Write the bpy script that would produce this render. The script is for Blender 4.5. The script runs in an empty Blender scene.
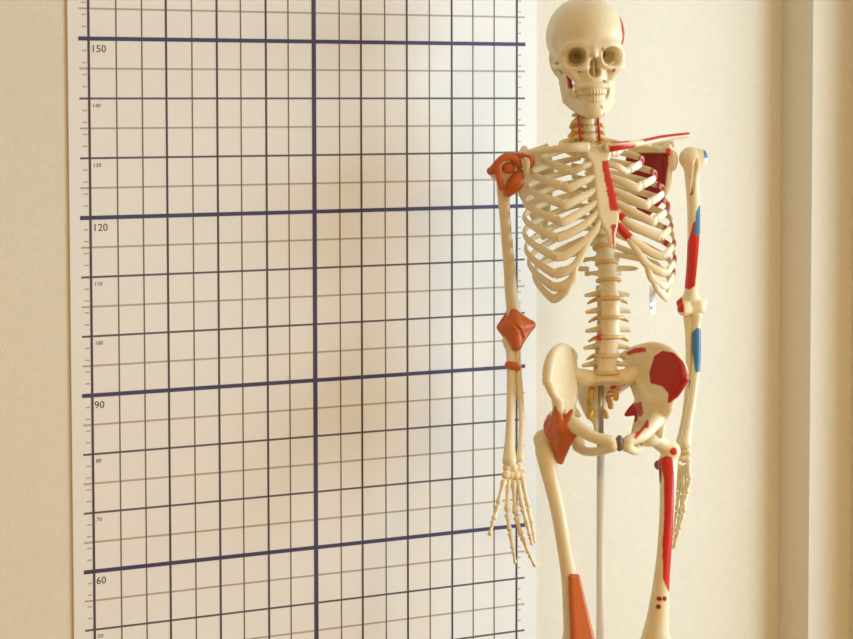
import bpy, math, random
import numpy as np
from mathutils import Matrix, Vector

# ------------------------------------------------------------------ camera
scene = bpy.context.scene
COL = scene.collection
FPX = 2876.27
CAM = np.array([-2.7917, -4.2729, 1.3899])
YAW, PITCH, ROLL = 0.6175, -0.0748, -0.0017
def cam_axes():
    w = np.array([math.sin(YAW)*math.cos(PITCH), math.cos(YAW)*math.cos(PITCH), math.sin(PITCH)])
    r = np.array([math.cos(YAW), -math.sin(YAW), 0.0]); u = np.cross(r, w)
    c, s = math.cos(ROLL), math.sin(ROLL)
    return c*r+s*u, -s*r+c*u, w
CR, CU, CW = cam_axes()
cam = bpy.data.cameras.new('camera'); camo = bpy.data.objects.new('camera', cam); COL.objects.link(camo)
cam.sensor_fit = 'HORIZONTAL'; cam.sensor_width = 36.0; cam.lens = FPX/853*36
m = Matrix.Identity(4)
for i in range(3):
    m[i][0], m[i][1], m[i][2], m[i][3] = CR[i], CU[i], -CW[i], CAM[i]
camo.matrix_world = m
cam.clip_start = 0.05
cam.dof.use_dof = False
scene.camera = camo

# ------------------------------------------------------------------ world, daylight, exposure
scene.view_settings.view_transform = 'Standard'; scene.view_settings.look = 'None'
scene.view_settings.gamma = 1.0; scene.view_settings.use_curve_mapping = False
scene.view_settings.exposure = 0.0
world = bpy.data.worlds.new('world'); scene.world = world; world.use_nodes = True
world.node_tree.nodes['Background'].inputs['Color'].default_value = (0.80, 0.88, 1.0, 1)
world.node_tree.nodes['Background'].inputs['Strength'].default_value = 1.0

def area(name, loc, target, sx, sy, energy, color):
    l = bpy.data.lights.new(name, 'AREA'); l.shape = 'RECTANGLE'; l.size = sx; l.size_y = sy
    l.energy = energy; l.color = color
    o = bpy.data.objects.new(name, l); COL.objects.link(o); o.location = loc
    o.rotation_euler = (Vector(target)-Vector(loc)).to_track_quat('-Z', 'Y').to_euler()
    return o
# daylight entering through the window of the right-hand wall
area('window_daylight', (2.56, -2.15, 1.20), (0.4, -1.1, 0.95), 2.5, 1.4, 108, (0.63, 0.83, 1.0))

# ------------------------------------------------------------------ materials
def new_mat(name):
    mt = bpy.data.materials.new(name); mt.use_nodes = True
    return mt, mt.node_tree.nodes, mt.node_tree.links, mt.node_tree.nodes['Principled BSDF']
def plain(name, col, rough=0.5, metal=0.0, var=0.0, scale=40, bump=0.0, bscale=300, emit=None):
    mt, N, Lk, b = new_mat(name)
    b.inputs['Base Color'].default_value = (*col, 1); b.inputs['Roughness'].default_value = rough
    b.inputs['Metallic'].default_value = metal
    tc = N.new('ShaderNodeTexCoord')
    if var:
        n = N.new('ShaderNodeTexNoise'); n.inputs['Scale'].default_value = scale; n.inputs['Detail'].default_value = 4
        Lk.new(tc.outputs['Object'], n.inputs['Vector'])
        r = N.new('ShaderNodeMapRange'); r.inputs[3].default_value = 1-var; r.inputs[4].default_value = 1+var
        Lk.new(n.outputs['Fac'], r.inputs['Value'])
        mx = N.new('ShaderNodeMix'); mx.data_type = 'RGBA'; mx.blend_type = 'MULTIPLY'
        mx.inputs['Factor'].default_value = 1.0; mx.inputs[6].default_value = (*col, 1)
        Lk.new(r.outputs['Result'], mx.inputs[7]); Lk.new(mx.outputs[2], b.inputs['Base Color'])
    if bump:
        n2 = N.new('ShaderNodeTexNoise'); n2.inputs['Scale'].default_value = bscale; n2.inputs['Detail'].default_value = 3
        Lk.new(tc.outputs['Object'], n2.inputs['Vector'])
        bp = N.new('ShaderNodeBump'); bp.inputs['Strength'].default_value = bump; bp.inputs['Distance'].default_value = 0.002
        Lk.new(n2.outputs['Fac'], bp.inputs['Height']); Lk.new(bp.outputs['Normal'], b.inputs['Normal'])
    if emit:
        b.inputs['Emission Color'].default_value = (*emit[0], 1); b.inputs['Emission Strength'].default_value = emit[1]
    return mt
def bone_material():
    mt, N, Lk, b = new_mat('bone_plastic')
    at = N.new('ShaderNodeAttribute'); at.attribute_name = 'paint'
    tc = N.new('ShaderNodeTexCoord'); n = N.new('ShaderNodeTexNoise')
    n.inputs['Scale'].default_value = 45; n.inputs['Detail'].default_value = 5
    Lk.new(tc.outputs['Object'], n.inputs['Vector'])
    r = N.new('ShaderNodeMapRange'); r.inputs[3].default_value = 0.90; r.inputs[4].default_value = 1.08
    Lk.new(n.outputs['Fac'], r.inputs['Value'])
    mx = N.new('ShaderNodeMix'); mx.data_type = 'RGBA'; mx.blend_type = 'MULTIPLY'; mx.inputs['Factor'].default_value = 1
    Lk.new(at.outputs['Color'], mx.inputs[6]); Lk.new(r.outputs['Result'], mx.inputs[7])
    Lk.new(mx.outputs[2], b.inputs['Base Color'])
    b.inputs['Roughness'].default_value = 0.36
    n2 = N.new('ShaderNodeTexNoise'); n2.inputs['Scale'].default_value = 160; n2.inputs['Detail'].default_value = 3
    Lk.new(tc.outputs['Object'], n2.inputs['Vector'])
    bp = N.new('ShaderNodeBump'); bp.inputs['Strength'].default_value = 0.12; bp.inputs['Distance'].default_value = 0.002
    Lk.new(n2.outputs['Fac'], bp.inputs['Height']); Lk.new(bp.outputs['Normal'], b.inputs['Normal'])
    return mt
M = {
 'wall': plain('cream_wallpaper', (0.785, 0.715, 0.57), 0.85, var=0.05, scale=90, bump=0.35, bscale=420),
 'floor': plain('wood_floor', (0.42, 0.27, 0.14), 0.45, var=0.2, scale=12),
 'ceiling': plain('white_ceiling', (0.82, 0.79, 0.72), 0.9, var=0.03, scale=20),
 'paper': plain('chart_vinyl', (0.84, 0.80, 0.73), 0.55, var=0.015, scale=14),
 'heavy': plain('indigo_ink', (0.040, 0.026, 0.085), 0.6),
 'dark': plain('dark_ink', (0.055, 0.035, 0.050), 0.6),
 'medium': plain('brown_violet_ink', (0.11, 0.075, 0.080), 0.6),
 'thin': plain('brown_ink', (0.16, 0.105, 0.075), 0.6),
 'light': plain('pale_brown_ink', (0.47, 0.37, 0.265), 0.6),
 'frame': plain('white_window_frame', (0.8, 0.78, 0.74), 0.4),
 'steel': plain('brushed_steel', (0.42, 0.40, 0.38), 0.3, metal=0.9, var=0.05),
 'pole': plain('white_enamel_pole', (0.74, 0.70, 0.66), 0.35),
 'black': plain('black_plastic', (0.03, 0.03, 0.03), 0.4),
 'tag': plain('white_card', (0.86, 0.84, 0.80), 0.6),
 'tagink': plain('grey_ink', (0.25, 0.23, 0.22), 0.6),
 'lampglass': plain('warm_lamp_glass', (0.9, 0.8, 0.6), 0.4, emit=((1.0, 0.66, 0.24), 2.0)),
 'bone': bone_material(),
}

# ------------------------------------------------------------------ object helpers
def srgb(r, g, b):
    return tuple(((c/255)/12.92 if c/255 <= 0.04045 else ((c/255+0.055)/1.055)**2.4) for c in (r, g, b))
def link_mesh(name, verts, faces, mat, parent=None, smooth=False, center=True, colors=None):
    verts = np.asarray(verts, dtype=np.float64)
    c = np.zeros(3)
    if center:
        c = (verts.max(0)+verts.min(0))/2
    me = bpy.data.meshes.new(name)
    me.from_pydata((verts-c).tolist(), [], faces if isinstance(faces, list) else faces.tolist())
    if colors is not None:
        a = me.color_attributes.new('paint', 'FLOAT_COLOR', 'POINT')
        buf = np.ones((len(verts), 4), np.float32); buf[:, :3] = colors
        a.data.foreach_set('color', buf.ravel())
    if smooth:
        me.polygons.foreach_set('use_smooth', [True]*len(me.polygons))
    me.materials.append(mat)
    o = bpy.data.objects.new(name, me); COL.objects.link(o)
    if parent is not None:
        pc = np.array(parent.get('_c', (0, 0, 0)))
        o.parent = parent; o.location = c-pc
    else:
        o.location = c
    o['_c'] = tuple(float(v) for v in c)
    return o
def box_geo(lo, hi):
    x0, y0, z0 = lo; x1, y1, z1 = hi
    v = [(x0,y0,z0),(x1,y0,z0),(x1,y1,z0),(x0,y1,z0),(x0,y0,z1),(x1,y0,z1),(x1,y1,z1),(x0,y1,z1)]
    f = [(0,3,2,1),(4,5,6,7),(0,1,5,4),(1,2,6,5),(2,3,7,6),(3,0,4,7)]
    return v, f
def boxes(name, lst, mat, parent=None):
    V, F = [], []
    for lo, hi in lst:
        v, f = box_geo(lo, hi); n = len(V); V += v; F += [tuple(i+n for i in q) for q in f]
    return link_mesh(name, V, F, mat, parent)
def structure(o, label=None, cat=None):
    o['kind'] = 'structure'
    if label: o['label'] = label
    if cat: o['category'] = cat
    return o
def tag(o, label, cat, group=None):
    o['label'] = label; o['category'] = cat
    if group: o['group'] = group
    return o

# ------------------------------------------------------------------ room
CX, CY = 1.1105, -0.090          # inner corner of the wall and depth of the projecting pier
SX, SY = 1.222, -0.215           # next, deeper step
RX, LX, FY, HZ = 2.60, -4.2, -6.0, 2.55
structure(boxes('wall_back', [((LX, 0, 0), (CX, 0.12, HZ))], M['wall']), 'cream wallpapered wall behind the chart and the skeleton', 'wall')
structure(boxes('wall_pier', [((CX, CY, 0), (SX, 0.12, HZ))], M['wall']), 'narrow projecting cream pier at the right of the skeleton', 'wall')
structure(boxes('wall_step', [((SX, SY, 0), (RX, 0.12, HZ))], M['wall']), 'deeper cream wall step at the far right edge', 'wall')
structure(boxes('wall_left', [((LX-0.12, FY, 0), (LX, 0.12, HZ))], M['wall']), 'cream side wall to the left, outside the view', 'wall')
structure(boxes('wall_front', [((LX, FY-0.12, 0), (RX, FY, HZ))], M['wall']), 'cream wall behind the camera', 'wall')
WY0, WY1, WZ0, WZ1 = -3.45, -0.85, 0.45, 1.95
structure(boxes('wall_right', [((RX, FY, 0), (RX+0.12, WY0, HZ)), ((RX, WY1, 0), (RX+0.12, 0.12, HZ)),
    ((RX, WY0, 0), (RX+0.12, WY1, WZ0)), ((RX, WY0, WZ1), (RX+0.12, WY1, HZ))], M['wall']), 'cream side wall with the window, outside the view', 'wall')
fr = 0.05
structure(boxes('window_1', [((RX+0.02, WY0, WZ0), (RX+0.08, WY0+fr, WZ1)), ((RX+0.02, WY1-fr, WZ0), (RX+0.08, WY1, WZ1)),
    ((RX+0.02, WY0+fr, WZ0), (RX+0.08, WY1-fr, WZ0+fr)), ((RX+0.02, WY0+fr, WZ1-fr), (RX+0.08, WY1-fr, WZ1)),
    ((RX+0.03, (WY0+WY1)/2-0.02, WZ0+fr), (RX+0.07, (WY0+WY1)/2+0.02, WZ1-fr))], M['frame']), 'white framed window in the right wall', 'window')
structure(boxes('floor', [((LX, FY, -0.1), (RX, 0, 0))], M['floor']), 'brown floor of the room', 'floor')
structure(boxes('ceiling', [((LX, FY, HZ), (RX, 0, HZ+0.1))], M['ceiling']), 'white ceiling of the room', 'ceiling')

# warm ceiling lamps of the room
def ceiling_lamp(x, y, w, label):
    n = 24; V = []; F = []
    for k, (r, z) in enumerate([(0.0, 2.44), (0.40, 2.45), (0.46, 2.50), (0.46, 2.55)]):
        for j in range(n):
            a = 2*math.pi*j/n; V.append((x+r*math.cos(a), y+r*math.sin(a), z))
    for k in range(3):
        for j in range(n):
            F.append((k*n+j, (k+1)*n+j, (k+1)*n+(j+1) % n, k*n+(j+1) % n))
    o = link_mesh('ceiling_lamp', V, F, M['lampglass'], smooth=True)
    tag(o, label, 'lamp')
    l = bpy.data.lights.new('lamp_light', 'AREA'); l.shape = 'DISK'; l.size = 0.9; l.energy = w; l.color = (1.0, 0.64, 0.18)
    lo = bpy.data.objects.new('lamp_light', l); COL.objects.link(lo); lo.location = (x, y, 2.42)
ceiling_lamp(-1.7, -3.0, 20, 'round warm ceiling lamp above the left of the room')
ceiling_lamp(0.4, -3.9, 44, 'round warm ceiling lamp above the right of the room')

# ------------------------------------------------------------------ posture chart
PT = -0.004                       # front face of the sheet
chart = bpy.data.objects.new('posture_chart', None); COL.objects.link(chart); chart.location = (-0.0031, 0, 0.05)
chart['_c'] = (0, 0, 0.05)
tag(chart, 'tall white posture grid chart with blue height lines on the wall', 'chart')
boxes('sheet', [((-0.4890, PT, 0.05), (0.4955, -0.0005, 2.06))], M['paper'], chart)
X0, X1 = -0.4497, 0.4493
XC = [-0.3972, -0.3476, -0.3003, -0.2494, -0.1995, -0.1513, -0.0998, -0.0536, 0.0540, 0.1004, 0.1520, 0.2003, 0.2502, 0.3003, 0.3483, 0.3969]
ZB, ZT = 0.10, 2.00
def flat(xa, xb, za, zb, lift): return ((xa, PT-lift, za), (xb, PT+0.0002, zb))
heavy, dark, medium, thin, light, fine = [], [], [], [], [], []
for k in range(2, 41):
    z = k*0.05
    if abs(z/0.3-round(z/0.3)) < 1e-6: heavy.append(flat(-0.4690, 0.4690, z-0.0034, z+0.0034, 0.0007))
    elif k % 2 == 0: medium.append(flat(-0.4680, 0.4680, z-0.0017, z+0.0017, 0.0005))
    else: light.append(flat(-0.4680, 0.4680, z-0.0016, z+0.0016, 0.0003))
for k in range(5, 101):
    if k % 5:
        z = k*0.02
        thin.append(flat(-0.4625, -0.4540, z-0.0011, z+0.0011, 0.0002))
        thin.append(flat(0.4530, 0.4590, z-0.0011, z+0.0011, 0.0002))
heavy.append(flat(-0.0042, 0.0042, ZB, ZT, 0.0008))
for x in (X0, X1): dark.append(flat(x-0.0021, x+0.0021, ZB, ZT, 0.0006))
for x in XC:
    ten = abs(x*10-round(x*10)) < 0.02
    (dark if ten else fine).append(flat(x-(0.0019 if ten else 0.0012), x+(0.0019 if ten else 0.0012), ZB, ZT, 0.00055 if ten else 0.0004))
boxes('thirty_centimetre_lines', heavy, M['heavy'], chart)
boxes('dark_vertical_lines', dark, M['dark'], chart)
boxes('ten_centimetre_lines', medium, M['medium'], chart)
boxes('fine_vertical_lines', fine, M['thin'], chart)
boxes('five_centimetre_lines', light, M['light'], chart)
boxes('tick_marks', thin, M['light'], chart)['kind'] = 'stuff'
def numeral(txt, x, ztop, h, mat):
    cu = bpy.data.curves.new('numeral', 'FONT'); cu.body = txt; cu.size = h/0.70; cu.extrude = 0.0001
    cu.align_x = 'LEFT'; cu.align_y = 'TOP'; cu.resolution_u = 3; cu.space_character = 1.02; cu.offset = 0.0
    t = bpy.data.objects.new('numeral', cu); COL.objects.link(t)
    bpy.context.view_layer.update()
    me = bpy.data.meshes.new_from_object(t.evaluated_get(bpy.context.evaluated_depsgraph_get()))
    bpy.data.objects.remove(t)
    me.materials.clear(); me.materials.append(mat)
    zs = [v.co.y for v in me.vertices]; top = max(zs)
    o = bpy.data.objects.new('numeral', me); COL.objects.link(o); o.parent = chart
    o.location = (x, PT-0.0003, ztop-top-0.05); o.rotation_euler = (math.pi/2, 0, 0)
    o.scale.x = 1.12
for k in range(2, 20):
    z = k*10
    if z % 30 == 0: numeral(str(z), -0.4460, z/100-0.0105, 0.0122, M['dark'])
    else: numeral(str(z), -0.4440, z/100-0.0085, 0.0066, M['medium'])
# ------------------------------------------------------------------
# ------------------------------------------------------------------ skeleton: local frame (cm), x = its left, y = its back, z = up
FACE = math.radians(26.0)
EX = np.array([math.cos(FACE), -math.sin(FACE), 0.0]); EY = np.array([math.sin(FACE), math.cos(FACE), 0.0]); EZ = np.array([0, 0, 1.0])
def ray(px, py): return CW+(px-426.5)/FPX*CR-(py-319.5)/FPX*CU
_d = ray(607, 372); ORG = CAM+_d*((-0.33-CAM[1])/_d[1]); ORG = np.array([ORG[0], ORG[1], 0.0])
_c0 = np.array([(CAM-ORG)@EX, (CAM-ORG)@EY, (CAM-ORG)@EZ])
def T(px, py, y):
    """photo direction + depth in the skeleton's own frame -> local point in cm"""
    d = ray(px, py); dl = np.array([d@EX, d@EY, d@EZ]); t = (y/100-_c0[1])/dl[1]
    return (_c0+t*dl)*100
def zof(py): return T(605, py, 0)[2]
Z0, Z1 = zof(372), zof(50)
def xm(z):                          # midline of the leaning upper body
    t = (z-Z0)/(Z1-Z0)
    return -3.9*max(0.0, t)

root = bpy.data.objects.new('anatomical_skeleton', None); COL.objects.link(root)
root.location = ORG; root.rotation_euler = (0, 0, -FACE); root['_c'] = (0, 0, 0)
tag(root, 'life size ivory model skeleton with painted muscle areas and orange ligaments', 'skeleton')

IV = np.array(srgb(239, 222, 182)); RED = np.array(srgb(206, 36, 16)); DRED = np.array(srgb(150, 24, 20)); BLUE = np.array(srgb(62, 118, 158))
ORA = np.array(srgb(205, 104, 44)); CART = np.array(srgb(238, 220, 180)); YEL = np.array(srgb(222, 178, 92)); WHT = np.array(srgb(246, 240, 226)); DRK = np.array(srgb(70, 62, 60))
SUT = np.array(srgb(150, 120, 80))

# ---- signed distance modelling
def v3(p): return np.asarray(p, dtype=np.float64)
class Field:
    def __init__(s, h=0.2): s.h = h; s.ops = []
    def tube(s, pts, rad, k=0.3, op='u'):
        pts = [v3(p) for p in pts]
        if np.isscalar(rad): rad = [rad]*len(pts)
        if len(pts) > 2:
            q = catmull([np.append(p, r) for p, r in zip(pts, rad)], 5); pts = [p[:3] for p in q]; rad = [max(0.05, float(p[3])) for p in q]
        segs = list(zip(pts[:-1], pts[1:], rad[:-1], rad[1:]))
        lo = np.min([np.minimum(a-ra, b-rb) for a, b, ra, rb in segs], axis=0); hi = np.max([np.maximum(a+ra, b+rb) for a, b, ra, rb in segs], axis=0)
        s.ops.append((op, k, lo, hi, 'm', segs))
        return s
    def ell(s, c, r, k=0.3, op='u', rot=None):
        c = v3(c); r = v3(r)
        if rot is None: R = np.eye(3); e = r
        else:
            R = np.array(Matrix.Rotation(math.radians(rot[2]), 3, 'Z') @ Matrix.Rotation(math.radians(rot[1]), 3, 'Y') @ Matrix.Rotation(math.radians(rot[0]), 3, 'X'))
            e = np.sqrt(((R*r)**2).sum(1))
        s.ops.append((op, k, c-e, c+e, 'e', (c, r, R))); return s
    def tri(s, a, b, c, ra, rb=None, rc=None, k=0.3, op='u'):
        a, b, c = v3(a), v3(b), v3(c); rb = ra if rb is None else rb; rc = ra if rc is None else rc
        rm = max(ra, rb, rc)
        if np.linalg.norm(np.cross(b-a, c-a)) < 1e-3: return s
        s.ops.append((op, k, np.minimum(np.minimum(a, b), c)-rm, np.maximum(np.maximum(a, b), c)+rm, 't', (a, b, c, ra, rb, rc))); return s
    def strip(s, A, B, ra, rb=None, k=0.3):            # plate between two polylines
        rb = ra if rb is None else rb
        ra = [ra]*len(A) if np.isscalar(ra) else ra; rb = [rb]*len(B) if np.isscalar(rb) else rb
        if len(A) > 2:
            A = catmull([np.append(p, r) for p, r in zip(A, ra)], 3); B = catmull([np.append(p, r) for p, r in zip(B, rb)], 3)
            ra = A[:, 3]; rb = B[:, 3]; A = A[:, :3]; B = B[:, :3]
        for i in range(len(A)-1):
            s.tri(A[i], A[i+1], B[i], ra[i], ra[i+1], rb[i], k); s.tri(A[i+1], B[i+1], B[i], ra[i+1], rb[i+1], rb[i], k)
        return s
    def cyl(s, c, rx, ry, hz, waist=0.1, k=0.2, op='u', rx_tilt=0.0):   # elliptic drum, tilted about x
        c = v3(c); e = np.array([rx, ry+abs(math.sin(rx_tilt))*hz, hz+abs(math.sin(rx_tilt))*ry])
        s.ops.append((op, k, c-e, c+e, 'y', (c, rx, ry, hz, waist, rx_tilt))); return s
    @staticmethod
    def dist(kind, q, P):
        if kind == 'c':
            a, b, ra, rb = q; ab = b-a; L2 = float(ab@ab)+1e-9
            pa = P-a.astype(np.float32); t = np.clip(pa@(ab/L2).astype(np.float32), 0, 1)
            return np.linalg.norm(pa-t[..., None]*ab.astype(np.float32), axis=-1)-(ra+(rb-ra)*t)
        if kind == 'e':
            c, r, R = q; l = (P-c.astype(np.float32))@R.astype(np.float32)
            k0 = np.linalg.norm(l/r.astype(np.float32), axis=-1); k1 = np.linalg.norm(l/(r*r).astype(np.float32), axis=-1)
            return k0*(k0-1)/np.maximum(k1, 1e-6)
        if kind == 'y':
            c, rx, ry, hz, wa, tl = q; l = P-c.astype(np.float32)
            ct, st = math.cos(tl), math.sin(tl)
            y = l[..., 1]*ct+l[..., 2]*st; z = -l[..., 1]*st+l[..., 2]*ct
            w = 1-wa*(1-np.clip(np.abs(z)/hz, 0, 1)**2)
            rr = (np.sqrt((l[..., 0]/rx)**2+(y/ry)**2)-w)*min(rx, ry)
            zz = np.abs(z)-hz; rd = 0.12
            return np.minimum(np.maximum(rr+rd, zz+rd), 0)+np.sqrt(np.maximum(rr+rd, 0)**2+np.maximum(zz+rd, 0)**2)-rd
        if kind == 't':
            a, b, c, ra, rb, rc = q
            ab = b-a; ac = c-a; n = np.cross(ab, ac); n2 = n@n+1e-12
            pa = (P-a.astype(np.float32)).astype(np.float32)
            u = (np.cross(pa, ac.astype(np.float32))@n.astype(np.float32))/np.float32(n2)
            w = (np.cross(ab.astype(np.float32), pa)@n.astype(np.float32))/np.float32(n2)
            ins = (u >= 0) & (w >= 0) & (u+w <= 1)
            d = np.abs(pa@n.astype(np.float32))/np.float32(math.sqrt(n2))-(ra+(rb-ra)*u+(rc-ra)*w)
            e = np.minimum(np.minimum(Field.dist('c', (a, b, ra, rb), P), Field.dist('c', (b, c, rb, rc), P)), Field.dist('c', (c, a, rc, ra), P))
            return np.where(ins, np.minimum(d, e), e)
    def mesh(s, smooth=1):
        h = s.h; un = [o for o in s.ops if o[0] == 'u']
        lo = np.min([o[2] for o in un], axis=0)-3*h; hi = np.max([o[3] for o in un], axis=0)+3*h
        n = np.ceil((hi-lo)/h).astype(int)+1
        F = np.full(n, 50.0, np.float32)
        ax = [(lo[i]+h*np.arange(n[i])).astype(np.float32) for i in range(3)]
        for op, k, a, b, kind, q in s.ops:
            mg = k+3*h
            i0 = np.clip(np.floor((a-mg-lo)/h).astype(int), 0, n); i1 = np.clip(np.ceil((b+mg-lo)/h).astype(int)+1, 0, n)
            if (i1 <= i0).any(): continue
            sl = tuple(slice(i0[i], i1[i]) for i in range(3))
            g = np.stack(np.meshgrid(ax[0][sl[0]], ax[1][sl[1]], ax[2][sl[2]], indexing='ij'), -1)
            if kind == 'm':
                d = np.full(g.shape[:3], 50.0, np.float32); o0 = lo+h*i0
                for sg in q:
                    e0 = np.minimum(sg[0]-sg[2], sg[1]-sg[3])-mg; e1 = np.maximum(sg[0]+sg[2], sg[1]+sg[3])+mg
                    j0 = np.clip(np.floor((e0-o0)/h).astype(int), 0, d.shape); j1 = np.clip(np.ceil((e1-o0)/h).astype(int)+1, 0, d.shape)
                    if (j1 <= j0).any(): continue
                    ss = tuple(slice(j0[i], j1[i]) for i in range(3))
                    d[ss] = np.minimum(d[ss], Field.dist('c', sg, g[ss]))
            else: d = Field.dist(kind, q, g)
            f = F[sl]
            if op == 'u':
                t = np.maximum(k-np.abs(f-d), 0)/max(k, 1e-6); F[sl] = np.minimum(f, d)-t*t*k*0.25
            else:
                d = -d; t = np.maximum(k-np.abs(f-d), 0)/max(k, 1e-6); F[sl] = np.maximum(f, d)+t*t*k*0.25
        V, Q = surface_nets(F, lo, h)
        for _ in range(smooth): V = relax(V, Q)
        return V, Q
def surface_nets(F, lo, h):
    S = F < 0; nx, ny, nz = F.shape
    cnt = np.zeros((nx-1, ny-1, nz-1), np.int8)
    offs = [(i, j, k) for i in (0, 1) for j in (0, 1) for k in (0, 1)]
    for i, j, k in offs: cnt += S[i:nx-1+i, j:ny-1+j, k:nz-1+k]
    act = (cnt > 0) & (cnt < 8)
    idx = np.full(act.shape, -1, np.int64); C = np.argwhere(act); idx[act] = np.arange(len(C))
    val = {o: F[C[:, 0]+o[0], C[:, 1]+o[1], C[:, 2]+o[2]] for o in offs}
    acc = np.zeros((len(C), 3)); num = np.zeros(len(C))
    for o in offs:
        for a in range(3):
            if o[a] == 0:
                p = list(o); p[a] = 1; p = tuple(p)
                f0, f1 = val[o], val[p]; mk = (f0 < 0) != (f1 < 0)
                t = np.where(mk, f0/np.where(mk, f0-f1, 1), 0)
                pt = np.tile(np.array(o, float), (len(C), 1)); pt[:, a] += t
                acc += pt*mk[:, None]; num += mk
    V = lo+h*(C+acc/num[:, None])
    quads = []
    for a in range(3):
        b, c = (a+1) % 3, (a+2) % 3
        sl0 = [slice(None)]*3; sl1 = [slice(None)]*3; sl0[a] = slice(0, -1); sl1[a] = slice(1, None)
        A, B = S[tuple(sl0)], S[tuple(sl1)]
        E = np.argwhere(A != B)
        E = E[(E[:, b] > 0) & (E[:, c] > 0) & (E[:, b] < F.shape[b]-1) & (E[:, c] < F.shape[c]-1)]
        if not len(E): continue
        def cell(db, dc):
            q = E.copy(); q[:, b] += db; q[:, c] += dc; return idx[q[:, 0], q[:, 1], q[:, 2]]
        q = np.stack([cell(-1, -1), cell(0, -1), cell(0, 0), cell(-1, 0)], 1)
        fl = ~A[E[:, 0], E[:, 1], E[:, 2]]
        q[fl] = q[fl][:, ::-1]
        quads.append(q)
    return V, np.concatenate(quads)
def relax(V, Q, w=0.5):
    acc = np.zeros_like(V); n = np.zeros(len(V))
    for i in range(4):
        a, b = Q[:, i], Q[:, (i+1) % 4]
        np.add.at(acc, a, V[b]); np.add.at(n, a, 1); np.add.at(acc, b, V[a]); np.add.at(n, b, 1)
    return V*(1-w)+w*acc/np.maximum(n, 1)[:, None]
def normals(V, Q):
    fn = np.cross(V[Q[:, 2]]-V[Q[:, 0]], V[Q[:, 3]]-V[Q[:, 1]]); N = np.zeros_like(V)
    for i in range(4): np.add.at(N, Q[:, i], fn)
    return N/np.maximum(np.linalg.norm(N, axis=1), 1e-9)[:, None]
def part(name, geo, parent=root, base=IV, paint=None, xf=None, mat='bone'):
    V, Q = geo
    V = np.asarray(V, float)
    col = np.tile(base, (len(V), 1))
    if paint: col = relax(paint(V, normals(V, np.asarray(Q)), col), np.asarray(Q), 0.4)
    if xf is not None: V = xf(V)
    return link_mesh(name, V/100, Q, M[mat], parent, smooth=True, colors=col)
def inpoly(P, poly):                 # points (n,2) inside polygon
    x, y = P[:, 0], P[:, 1]; r = np.zeros(len(P), bool); n = len(poly)
    for i in range(n):
        x0, y0 = poly[i]; x1, y1 = poly[(i+1) % n]
        c = ((y0 > y) != (y1 > y)) & (x < (x1-x0)*(y-y0)/(y1-y0+1e-12)+x0)
        r ^= c
    return r
def patch(pixels, y, color, nmin=-0.1, side=1):   # painted area outlined on the bone, in the skeleton's x-z plane, front side only
    poly = [(T(px, py, y)[0], T(px, py, y)[2]) for px, py in pixels]
    def f(V, N, col):
        mk = inpoly(V[:, [0, 2]], poly) & (-N[:, 1]*side > nmin)
        col[mk] = color
        return col
    return f
def paints(*fs):
    def f(V, N, col):
        for g in fs: col = g(V, N, col)
        return col
    return f
# ---- swept strips (ribs, cartilage, cords)
def catmull(P, n=8):
    P = [v3(p) for p in P]; P = [2*P[0]-P[1]]+P+[2*P[-1]-P[-2]]; out = []
    for i in range(1, len(P)-2):
        for j in range(n):
            t = j/n
            out.append(0.5*((2*P[i])+(-P[i-1]+P[i+1])*t+(2*P[i-1]-5*P[i]+4*P[i+1]-P[i+2])*t*t+(-P[i-1]+3*P[i]-3*P[i+1]+P[i+2])*t**3))
    out.append(P[-2]); return np.array(out)
def sweep(pts, wa, wb, up=(0, 0, 1), m=10):
    """tube with elliptic section: half height wa along 'up', half thickness wb across"""
    P = np.asarray(pts, float); n = len(P)
    wa = np.interp(np.linspace(0, 1, n), np.linspace(0, 1, len(wa)), wa) if not np.isscalar(wa) else np.full(n, wa)
    wb = np.interp(np.linspace(0, 1, n), np.linspace(0, 1, len(wb)), wb) if not np.isscalar(wb) else np.full(n, wb)
    Tn = np.gradient(P, axis=0); Tn /= np.linalg.norm(Tn, axis=1)[:, None]
    up = v3(up); V = []; F = []
    for i in range(n):
        u = up-Tn[i]*(up@Tn[i]); u /= max(np.linalg.norm(u), 1e-6); w = np.cross(Tn[i], u)
        for j in range(m):
            a = 2*math.pi*j/m; V.append(P[i]+u*wa[i]*math.cos(a)+w*wb[i]*math.sin(a))
    for i in range(n-1):
        for j in range(m):
            F.append((i*m+j, (i+1)*m+j, (i+1)*m+(j+1) % m, i*m+(j+1) % m))
    V.append(P[0]-Tn[0]*wb[0]*0.6); V.append(P[-1]+Tn[-1]*wb[-1]*0.6); e0, e1 = len(V)-2, len(V)-1
    for j in range(m):
        F.append((e0, j, (j+1) % m, e0)); F.append((e1, (n-1)*m+(j+1) % m, (n-1)*m+j, e1))
    F = [tuple(dict.fromkeys(f)) for f in F]
    return np.array(V), F
def sweep_part(name, pts, wa, wb, parent=root, base=IV, up=(0, 0, 1), m=10, paint=None):
    V, F = sweep(pts, wa, wb, up, m)
    col = np.tile(base, (len(V), 1))
    if paint: col = paint(V, col)
    return link_mesh(name, V/100, F, M['bone'], parent, smooth=True, colors=col)
def mir(p, s): return (p[0]*s, p[1], p[2])

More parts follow.
